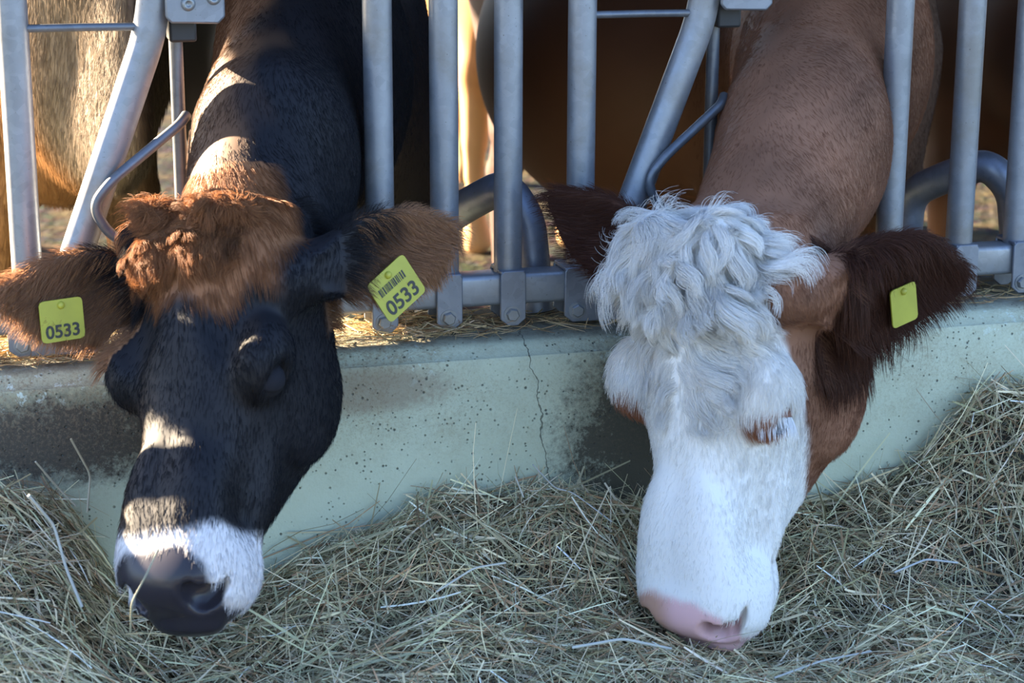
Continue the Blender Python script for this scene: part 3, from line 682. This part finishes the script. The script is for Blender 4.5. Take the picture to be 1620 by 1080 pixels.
    n = 110; ph = np.pi*(.12+.76*r.random(n)); th = np.pi*.43+r.normal(0, .06, n)
    d = np.cos(ph)[:, None]*side+np.sin(ph)[:, None]*(np.cos(th)[:, None]*upv+np.sin(th)[:, None]*out)
    hair('eyelashes', cow, c0+.0265*s*d, d, np.tile(-upv+.5*out, (n, 1))+.15*r.normal(size=(n, 3)), r.uniform(.022, .034, n), .45, .0004, np.full((n, 3), .85), r, 5, .0)
    # tag on the ear
    l0 = e1['base']+e1['M'][0]*e1['L']*.55; nn = e1['M'][2]; cen = at_y(1430, 482, (l0+nn*.022)[1])
    cen = cen if np.linalg.norm(cen-l0) < .12 else l0+nn*.03
    ear_tag(cow, cen, unit(e1['M'][0]*.95+np.array([0, .0, .25])), np.array([0, 0, 1.]), .052, .058, None, .02)
    return cow
brown = build_brown()

# ------------------------------------------------------------------ dark cow
DO, DM, DS = np.array([-.515, -.276, .690]), head_frame(49, 27, 14), .955
def build_dark():
    O, M, s = DO, DM, DS
    F = Field(axis(-.95, .35, -.88, -.08, .0052, .024), axis(-.65, 2.7, -.62, .02, .0052, .024), axis(-.26, 1.25, .12, .78, .0052, .024))
    head(F, O, M, s, jd=.03)
    for c_, r_ in (((-.07, .02, -.02), (.045, .04, .034)), ((.035, .01, -.016), (.05, .03, .026)), ((-.05, .07, .006), (.04, .04, .022)), ((.02, .07, .008), (.03, .035, .016))): ellipsoid(F, c_, r_, .014, None, M, O, s)
    nb = HP(O, M, s, (.0, .085, -.15)); lat = unit((.96, -.25, 0))
    p1 = np.array([-.355, .0, .695]); p2 = np.array([-.235, .35, .79]); p3 = np.array([-.15, .72, .78])
    limb(F, nb, p1, (.105, .125), (.112, .165), .05, lat)
    limb(F, p1, p2, (.112, .165), (.15, .235), .05, lat)
    limb(F, p2, p3, (.15, .235), (.19, .32), .06, (1, 0, 0))
    limb(F, HP(O, M, s, (0, .07, -.11)), (-.365, .06, .80), .065, .07, .05)
    limb(F, HP(O, M, s, (0, .20, -.22)), (-.34, .02, .60), (.05, .05), (.04, .06), .05, lat)
    body(F, (-.13, .82), (-.08, 2.2), -.22, (1, 0), (0, -1), .80)
    e1 = ear(F, HP(O, M, s, (.135, .075, -.115)), at_y(722, 362, -.24), unit((-.2, -.95, .05)), .060, .011, cup=.02)
    e2 = ear(F, HP(O, M, s, (-.13, .075, -.105)), at_y(-2, 462, -.24), unit((-.1, -.95, .1)), .062, .011, cup=.018)
    V, Q = F.mesh(2); N = normals(V, Q); ears = (e1, e2)
    def zones(P):
        q = head_pts(O, M, s, P); u, v, w = q.T; nz = snoise(P, 28, 12)[:, 0]; em = np.zeros(len(P)); ein = np.zeros(len(P))
        for E in ears:
            l, t, n = ear_coords(E, P); on = sst(.10, .28, l+nz*.05)*(l < 1.25)*(np.abs(t) < 1.6)*(np.abs(n) < .08); em = np.maximum(em, on)
            ein = np.maximum(ein, on*sst(.25, .48, l+.10*nz-.22*t*np.sign(E['M'][1][2])))
        lim = .105+.05*np.exp(-((u-.055)/.035)**2)+.03*np.exp(-((u+.05)/.03)**2)+nz*.028
        br = sst(.02, -.02, v-lim)*sst(-.13, -.09, w)*(v > -.10)*sst(.15, .12, np.abs(u))
        pale = sst(.452, .474, v+nz*.008+.20*np.clip(np.abs(u)-.05, 0, .1)+np.clip(-.05-w, 0, .2)*.20)
        pad = sst(.478, .495, v-.9*np.clip(np.abs(u)-.052, 0, .2)+.01*nz)*sst(-.118, -.098, w)*sst(.084, .074, np.abs(u))
        return q, em, ein, br*(1-em), pale*(v < .75)*(np.abs(u) < .2), pad*(v > .3)*(v < .75), nz
    def color(P):
        q, em, ein, br, pale, pad, nz = zones(P); u, v, w = q.T
        c = np.tile(np.array([[.0075, .0072, .0095]]), (len(P), 1))*(1+.25*nz)[:, None]
        crest = sst(-.345, -.42, P[:, 0]-.28*np.clip(P[:, 1], -.2, 1)+.03*nz)*(v < .10)*(P[:, 1] > -.32)*(P[:, 1] < .8)*(P[:, 2] > .55)*(1-em)
        c = lerp(c, (.11, .058, .032), crest*.9)
        lat = sst(-.055, -.085, u+.01*nz)*sst(.26, .32, v)*(v < .5); c = lerp(c, (.075, .045, .028), lat)  # sunlit tan painted onto the sunward side of the face
        c = lerp(c, (.02, .017, .017), em*.8); c = lerp(c, (.30, .155, .082), ein)
        c = lerp(c, (.215, .090, .036), br)
        c = lerp(c, (.58, .56, .56), pale); c = lerp(c, (.022, .020, .026), pad)
        return c
    q, em, ein, br, pale, pad, nz = zones(V)
    cow = link('cow', build_mesh('cow', V, Q, M_coat, color(V), np.where(pad > .5, .25, .6)))
    tag(cow, 'black cow with tufted brown forehead and white-rimmed dark nose eating hay', 'cow')
    add_eyes(cow, O, M, s, M_lidd, .82)
    r = np.random.default_rng(12); tocam = lambda P: (CAM-P)/np.linalg.norm(CAM-P, axis=1)[:, None]
    vis = lambda P, N: sst(-.45, -.05, (N*tocam(P)).sum(1))
    def wf(c, n):
        z = zones(c); return vis(c, n)*(1-z[5])*np.where(c[:, 1] < .35, 1.0, .15)*(c[:, 1] < .8)*(c[:, 2] > .0)
    P, Nn = sample(V, Q, N, 120000, wf, r); q, em, ein, br, pale, pad, nz = zones(P); u, v, w = q.T
    face = (v > .06) & (w > -.3) & (np.abs(u) < .2) & (v < .65)
    T = np.where(face[:, None], M[1]+.5*np.sign(u)[:, None]*M[0]*sst(.3, .1, v)[:, None], np.array([[.10, -.3, -.9]]))+.30*snoise(P, 20, 4)
    for E in ears:
        l, t, n = ear_coords(E, P); on = (em > .3) & (l > 0) & (l < 1.25) & (np.abs(t) < 1.6)
        T[on] = E['M'][0]*1.0+np.array([0, 0, -.45])+.25*snoise(P[on], 25, 5)
    ln = np.where(em > .3, .032, np.where(br > .4, .024, .013))*r.uniform(.6, 1.25, len(P))
    hair('fur', cow, P, Nn, T, ln, np.where(em > .3, .75, .28)+r.normal(0, .08, len(P)), .00032, color(P)*r.uniform(.7, 1.35, (len(P), 1)), r, 4, .04)
    def wl(c, n):
        q = head_pts(O, M, s, c); u, v, w = q.T; return (v > -.05)*(v < .13)*(u > -.13)*(u < .09)*(w > -.11)*sst(.13, .05, v+.35*np.clip(u, 0, 1))
    P, Nn = sample(V, Q, N, 20000, wl, r); q = head_pts(O, M, s, P); u, v, w = q.T; k1 = snoise(P, 24, 16)
    T = M[1]*.8+.9*k1+M[0]*(np.sign(u)*.3)[:, None]
    ln = np.interp(v, [-.08, 0, .08, .2], [.026, .040, .036, .026])*r.uniform(.6, 1.2, len(P))*(1+.35*k1[:, 0])
    cc = np.array([[.25, .105, .042]])*(1-.55*sst(0, 1, snoise(P, 24, 19)[:, :1]))
    hair('forelock', cow, P, Nn, T, ln, .55+.30*k1[:, 1]+r.normal(0, .1, len(P)), .00036, cc*r.uniform(.7, 1.3, (len(P), 1)), r, 8, .13, 50, .5, .12, locks=230)
    for E, nn in ((e1, 4500), (e2, 6000)):
        def we(c, n, E=E):
            l, t, n_ = ear_coords(E, c); return (l > .30)*(l < 1.1)*(np.abs(t) < 1.3)*(np.abs(n_) < .05)*vis(c, n)*(.25+(t*np.sign(E['M'][1][2]) < -.3)*1.5)
        P, Nn = sample(V, Q, N, nn, we, r); l, t, n_ = ear_coords(E, P)
        T = E['M'][0]*.75+np.array([0, -.1, -.9])+.3*snoise(P, 30, 3)
        hair('ear_fringe', cow, P, Nn, T, r.uniform(.018, .042, len(P)), .45, .00036, np.array([[.30, .15, .07]])*r.uniform(.6, 1.4, (len(P), 1)), r, 5, .05, 40, .5, .3)
    for E, (px, py), ang, w_, h_, sz, bars in ((e2, (98, 506), 2, .062, .058, .025, False), (e1, (627, 456), 34, .074, .066, .030, True)):
        el, et, en = E['M']; rt = el if el[0] > 0 else -el; upv = np.cross(en, rt); upv = upv if upv[2] > 0 else -upv
        lvl = unit(np.array([1., 0, 0])-en*en[0]); up0 = np.cross(en, lvl); up0 = up0 if up0[2] > 0 else -up0
        a = RAD(ang); right = lvl*math.cos(a)+up0*math.sin(a); up = up0*math.cos(a)-lvl*math.sin(a)
        p0 = E['base']+en*.026; d = CR*(px-810)/FPX-CU*(py-540)/FPX+CF; cen = CAM+d*((p0-CAM).dot(en)/d.dot(en))
        ear_tag(cow, cen, right, up, w_, h_, '0533', sz, bars)
    return cow
dark = build_dark()

# ------------------------------------------------------------------ cows standing further back
def standing_cow_mesh():
    F = Field(np.arange(-.62, .64, .02), np.arange(-.95, 2.1, .02), np.arange(-.02, 1.95, .02))
    O, M, s = np.array([0, -.20, 1.66]), head_frame(0, 66, 0), 1.0
    head(F, O, M, s); nb = HP(O, M, s, (0, .09, -.14)); lat = (1, 0, 0)
    limb(F, nb, (0, -.02, 1.16), (.10, .125), (.16, .22), .05, lat); limb(F, (0, -.02, 1.16), (0, .15, .98), (.16, .22), (.19, .30), .06, lat); limb(F, (0, .10, .98), (0, .4, .97), (.20, .27), (.235, .32), .06, lat)
    limb(F, (0, -.16, 1.05), (0, -.16, .80), (.055, .14), (.06, .13), .05, lat); limb(F, (0, -.14, .82), (0, .12, .80), (.06, .10), (.09, .12), .05, lat)     # dewlap
    body(F, (0, .36), (0, 1.60), 0, (1, 0), (0, -1))
    for sg in (-1, 1): ear(F, HP(O, M, s, (sg*.13, .075, -.105)), HP(O, M, s, (sg*.33, .12, -.14)), M[2], .065, .016)
    return F.mesh(3)
SV, SQ = standing_cow_mesh()
SN = normals(SV, SQ)
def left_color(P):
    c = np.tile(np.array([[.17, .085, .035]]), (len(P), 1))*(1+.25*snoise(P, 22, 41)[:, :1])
    c = lerp(c, (.15, .118, .088), sst(.02, -.08, P[:, 1]+.03*snoise(P, 14, 42)[:, 0])); c = lerp(c, (.015, .011, .009), sst(-.05, .02, P[:, 0]+.02*snoise(P, 14, 43)[:, 0]))  # half turned from the sun painted near black, as shade
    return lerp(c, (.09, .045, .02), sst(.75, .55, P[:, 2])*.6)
def standing(loc, rz, base, second, belly, label, sc=1.0, seed=0):
    nz = snoise(SV, 5, seed)[:, 0]; c = np.tile(np.array([base]), (len(SV), 1))*(1+.25*snoise(SV, 25, seed+1)[:, :1])
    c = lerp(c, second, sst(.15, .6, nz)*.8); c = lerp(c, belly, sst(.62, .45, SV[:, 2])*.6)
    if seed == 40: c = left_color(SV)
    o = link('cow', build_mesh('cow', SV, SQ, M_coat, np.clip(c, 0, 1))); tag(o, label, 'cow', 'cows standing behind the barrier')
    o.location = loc; o.rotation_euler = (0, 0, rz); o.scale = (sc, sc, sc)
    for sg in (-1, 1):
        cc = HP(np.array([0, -.20, 1.66]), head_frame(0, 66, 0), 1.0, (sg*.122, .246, -.05)); mesh_obj('eye', *sphere_geo(cc, .022), M_eye, o, True)
    return o, c
left, lc = standing((-.575, .62, -.22), RAD(9), (.24, .15, .09), (.34, .18, .075), (.30, .20, .13), 'tan cow in sunlight at the far left behind the barrier, its shaded half painted black', 1.0, 40)
tan_, _ = standing((1.0, 3.1, -.22), RAD(2), (.42, .20, .075), (.48, .25, .10), (.5, .3, .14), 'golden tan cow far back, its sunlit leg seen between two upright tubes', 1.0, 50)
right, _ = standing((1.72, 1.2, -.22), RAD(-4), (.055, .022, .011), (.04, .016, .009), (.20, .09, .04), 'dark brown cow at the far right behind the barrier', 1.0, 60)
left.scale = (.80, 1, 1.12)
right.scale = (1, 1, .93)
r_ = np.random.default_rng(5)
P, Nn = sample(SV, SQ, SN, 45000, lambda c, n: (c[:, 1] < .5)*(c[:, 2] < 1.3)*(c[:, 2] > .3)*sst(.45, .0, n[:, 0]*.5+n[:, 1]*.8), r_)
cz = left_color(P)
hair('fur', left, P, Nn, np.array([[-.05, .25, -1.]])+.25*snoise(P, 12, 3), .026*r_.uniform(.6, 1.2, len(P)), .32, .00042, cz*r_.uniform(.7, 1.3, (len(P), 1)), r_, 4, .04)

# ------------------------------------------------------------------ hay
CX = np.array([-1.2, -.86, -.80, -.71, -.63, -.50, -.40, -.31, -.24, -.17, -.10, .02, .12, .22, .34, .46, .55, .62, .68, .74, .82, .90, 1.3])
CZ = np.array([.28, .265, .255, .235, .11, .08, .10, .12, .145, .175, .185, .185, .18, .145, .12, .12, .135, .155, .20, .26, .31, .33, .34])
def hay_h(x, y):
    t = np.clip(-.105-y, 0, None); c = np.interp(x, CX, CZ)
    s = np.interp(x, [-1, -.6, -.3, 0, .3, .6, .85, 1.2], [.30, .20, .26, .24, .16, .22, .20, .22])
    h = .028+(c-.028)*np.exp(-(t/s)**2.2)
    h += .13*np.exp(-(((x+.90)/.20)**2+((y+.48)/.26)**2)) + .035*np.exp(-(((x+.60)/.25)**2+((y+.66)/.12)**2))
    h += .02*np.exp(-(((x+.20)/.25)**2+((y+.50)/.12)**2)) + .09*np.exp(-(((x-.86)/.12)**2+((y+.52)/.14)**2))
    h -= .02*np.exp(-(((x-.30)/.13)**2+((y+.42)/.10)**2))
    h += .012*np.sin(x*21+2*np.sin(y*17))*np.sin(y*25+1.3*np.sin(x*13))
    h += .014*np.sin(x*9.5+1.7*np.sin(y*11+1))*np.sin(y*12+2*np.sin(x*7))-.045*np.exp(-(((x-.74)/.09)**2+((y+.36)/.06)**2))
    return np.maximum(h, .004)
def hay_base(name, x0, x1, y0, y1, nx, ny):
    xs = np.linspace(x0, x1, nx); ys = np.linspace(y0, y1, ny); X, Y = np.meshgrid(xs, ys, indexing='ij'); Z = hay_h(X, Y)-.018
    V = np.stack([X, Y, Z], -1).reshape(-1, 3); I, J = np.meshgrid(np.arange(nx-1), np.arange(ny-1), indexing='ij'); a = (I*ny+J).ravel()
    return V, np.stack([a, a+ny, a+ny+1, a+1], 1)
PAL = np.array([[1.88, 1.68, 1.52]])*np.array([[.40, .37, .25], [.34, .33, .22], [.46, .43, .32], [.22, .21, .13], [.28, .30, .19], [.17, .12, .07], [.30, .20, .12], [.55, .52, .42], [.24, .26, .17], [.12, .10, .06]])
PW = np.array([.16, .16, .12, .13, .12, .10, .06, .05, .07, .03])
def stalks(P, dirs, length, width, bend, cols, r, seg=4):
    """curved flat blades folded along the middle: rows of two vertices"""
    n = len(P); dirs = dirs/np.linalg.norm(dirs, axis=1)[:, None]; A = r.normal(size=(n, 3)); A -= dirs*(A*dirs).sum(1)[:, None]; A /= np.linalg.norm(A, axis=1)[:, None]
    Wd = np.cross(dirs, A); S = np.linspace(-.5, .5, seg+1); kink = r.random(n) < .25; kp = r.uniform(-.25, .25, n); kd = r.normal(0, .5, n)
    V = np.zeros((n, seg+1, 2, 3))
    for i, s in enumerate(S):
        c = P+dirs*(length*s)[:, None]+A*(length*bend*(s*s-.08))[:, None]+A*(np.where(kink, np.clip(s-kp, 0, 1)*kd, 0)*length)[:, None]
        w = width*(1-.55*abs(s)*1.3)
        V[:, i, 0] = c+Wd*w[:, None]*.5; V[:, i, 1] = c-Wd*w[:, None]*.5
    V = V.reshape(-1, 3); b = (np.arange(n)*(seg+1)*2)[:, None]+np.arange(seg)[None, :]*2; b = b.ravel()
    return V, np.stack([b, b+1, b+3, b+2], 1), np.repeat(cols, (seg+1)*2, axis=0)
def hay_object(name, label, x0, x1, y0, y1, n, seed, extra=None, base=True, hfun=hay_h, lscale=1.0):
    r = np.random.default_rng(seed); x = r.uniform(x0, x1, n); y = y1-(y1-y0)*r.random(n)**1.0; L = np.clip(r.lognormal(-2.75, .55, n), .025, .24)*lscale
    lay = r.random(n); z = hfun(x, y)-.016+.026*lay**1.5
    e = .01; gx = (hfun(x+e, y)-hfun(x-e, y))/(2*e); gy = (hfun(x, y+e)-hfun(x, np.minimum(y+e, 9)-2*e))/(2*e)
    az = r.uniform(0, 2*np.pi, n)+.0; d = np.stack([np.cos(az), np.sin(az)*.8, np.zeros(n)], 1); d[:, 2] = np.clip(gx*d[:, 0]+gy*d[:, 1], -1.5, 1.5)+r.normal(0, .20, n)
    y = np.minimum(y, -.115-.35*L*np.abs(d[:, 1])); P = np.stack([x, y, z+L*.12*np.abs(d[:, 2])], 1)
    wd = r.choice([.0011, .0016, .0022, .003, .0044], n, p=[.27, .31, .23, .13, .06]); bend = r.normal(0, .35, n)
    ci = r.choice(len(PAL), n, p=PW); cols = PAL[ci]*r.uniform(.6, 1.3, (n, 1))*(.30+.90*lay[:, None]**.8)  # deeper stalks coloured darker, painting shadow into the heap
    V, Q, C = stalks(P, d, L, wd, bend, cols, r)
    if base:
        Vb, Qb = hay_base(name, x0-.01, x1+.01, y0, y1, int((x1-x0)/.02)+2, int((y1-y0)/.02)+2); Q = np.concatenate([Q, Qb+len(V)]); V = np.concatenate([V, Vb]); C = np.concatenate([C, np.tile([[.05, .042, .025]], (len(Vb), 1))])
    V[:, 2] = np.maximum(V[:, 2], .001); V[:, 1] = np.minimum(V[:, 1], -.1135)
    me = bpy.data.meshes.new(name); me.vertices.add(len(V)); me.vertices.foreach_set('co', V.astype(np.float32).ravel()); me.loops.add(4*len(Q)); me.loops.foreach_set('vertex_index', Q.astype(np.int32).ravel())
    me.polygons.add(len(Q)); me.polygons.foreach_set('loop_start', np.arange(0, 4*len(Q), 4, dtype=np.int32)); me.polygons.foreach_set('loop_total', np.full(len(Q), 4, np.int32)); me.update(calc_edges=True)
    a = me.attributes.new('stalk', 'FLOAT_COLOR', 'POINT'); a.data.foreach_set('color', np.concatenate([np.clip(C, 0, 1), np.ones((len(V), 1))], 1).astype(np.float32).ravel())
    o = link(name, me, M_hay); tag(o, label, 'hay', None, 'stuff'); return o
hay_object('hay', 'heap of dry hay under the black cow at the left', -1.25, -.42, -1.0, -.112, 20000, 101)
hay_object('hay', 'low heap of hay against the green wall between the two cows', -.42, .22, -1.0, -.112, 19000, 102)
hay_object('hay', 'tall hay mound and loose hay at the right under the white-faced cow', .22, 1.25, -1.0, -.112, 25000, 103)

# long single straws
def straw(name, pts, r, colr, label):
    mt = plain('straw_'+str(len(bpy.data.materials)), tuple(.72*k for k in colr), .6); o = tube(name, round_path(pts, .01, 4), r*.62, mt, seg=8); tag(o, label, 'straw', 'long single straws'); return o
def zz(px, py, Y): return at_y(px, py, Y)
straw('straw', [zz(112, 694, -.22), zz(143, 750, -.20), zz(138, 810, -.22)], .0024, (.55, .47, .32), 'tall kinked straw standing up against the stained wall at the left')
straw('straw', [zz(56, 730, -.25), zz(95, 775, -.22), zz(120, 800, -.22)], .0022, (.52, .46, .34), 'straw leaning left of the tallest kinked straw')
straw('straw', [zz(45, 783, -.42), zz(85, 830, -.40), zz(105, 900, -.42), zz(130, 960, -.45)], .0032, (.50, .50, .44), 'thick pale bent straw on the left hay heap')
straw('straw', [zz(843, 735, -.24), zz(878, 772, -.22), zz(905, 778, -.22), zz(968, 825, -.26)], .0017, (.62, .62, .58), 'thin white straw bent downwards on top of the middle hay heap')
straw('straw', [zz(815, 753, -.24), zz(828, 786, -.24)], .0020, (.62, .60, .52), 'short pale straw poking up from the middle hay heap')
straw('straw', [zz(690, 936, -.42), zz(750, 898, -.40), zz(800, 890, -.39)], .0024, (.62, .60, .50), 'pale straw lying in the middle hay heap')
straw('straw', [zz(1225, 1072, -.58), zz(1300, 1045, -.55), zz(1378, 1030, -.52)], .0026, (.62, .60, .52), 'pale straw on the floor in front of the white-faced cow')
straw('straw', [zz(1415, 905, -.36), zz(1465, 884, -.34), zz(1515, 890, -.34)], .0026, (.60, .61, .58), 'pale bent straw at the foot of the right hay mound')

straw('straw', [zz(250, 868, -.63), zz(232, 908, -.64), zz(208, 952, -.64), zz(206, 1000, -.62)], .0018, (.30, .31, .22), 'greenish straw sticking up in front of the black cow nose')
straw('straw', [zz(905, 1024, -.50), zz(985, 1010, -.50), zz(1062, 1026, -.50)], .0034, (.60, .60, .52), 'thick pale straw just left of the pink nose')
# litter of hay on top of the wall
def top_h(x, y): return np.full_like(x, .430)
def litter():
    r = np.random.default_rng(77); n = 2600
    x = np.concatenate([r.uniform(-.95, 1.1, n//2), r.normal(-.14, .07, n//4), r.uniform(-.9, -.6, n-n//2-n//4)]); y = np.clip(r.normal(.01, .05, n), -.06, .10)
    L = np.clip(r.lognormal(-3.4, .45, n), .012, .09); az = r.uniform(0, 6.28, n); d = np.stack([np.cos(az), np.sin(az)*.5, r.normal(0, .15, n)], 1)
    hump = .012*np.exp(-((x+.14)/.07)**2); z = .427+r.random(n)*(.006+hump)+.35*L*np.abs(d[:, 2])
    cols = PAL[r.choice(len(PAL), n, p=PW)]*r.uniform(.45, 1.0, (n, 1))*np.array([[.95, .8, .65]])
    V, Q, C = stalks(np.stack([x, y, z], 1), d, L, r.choice([.0009, .0013, .002], n), r.normal(0, .3, n), cols, r); V[:, 2] = np.maximum(V[:, 2], .4255)
    me = bpy.data.meshes.new('hay_litter'); me.from_pydata(V.tolist(), [], Q.tolist()); a = me.attributes.new('stalk', 'FLOAT_COLOR', 'POINT'); a.data.foreach_set('color', np.concatenate([np.clip(C, 0, 1), np.ones((len(V), 1))], 1).astype(np.float32).ravel())
    o = link('hay_litter', me, M_hay); tag(o, 'scattered brown hay litter on top of the low wall', 'hay', None, 'stuff')
litter()
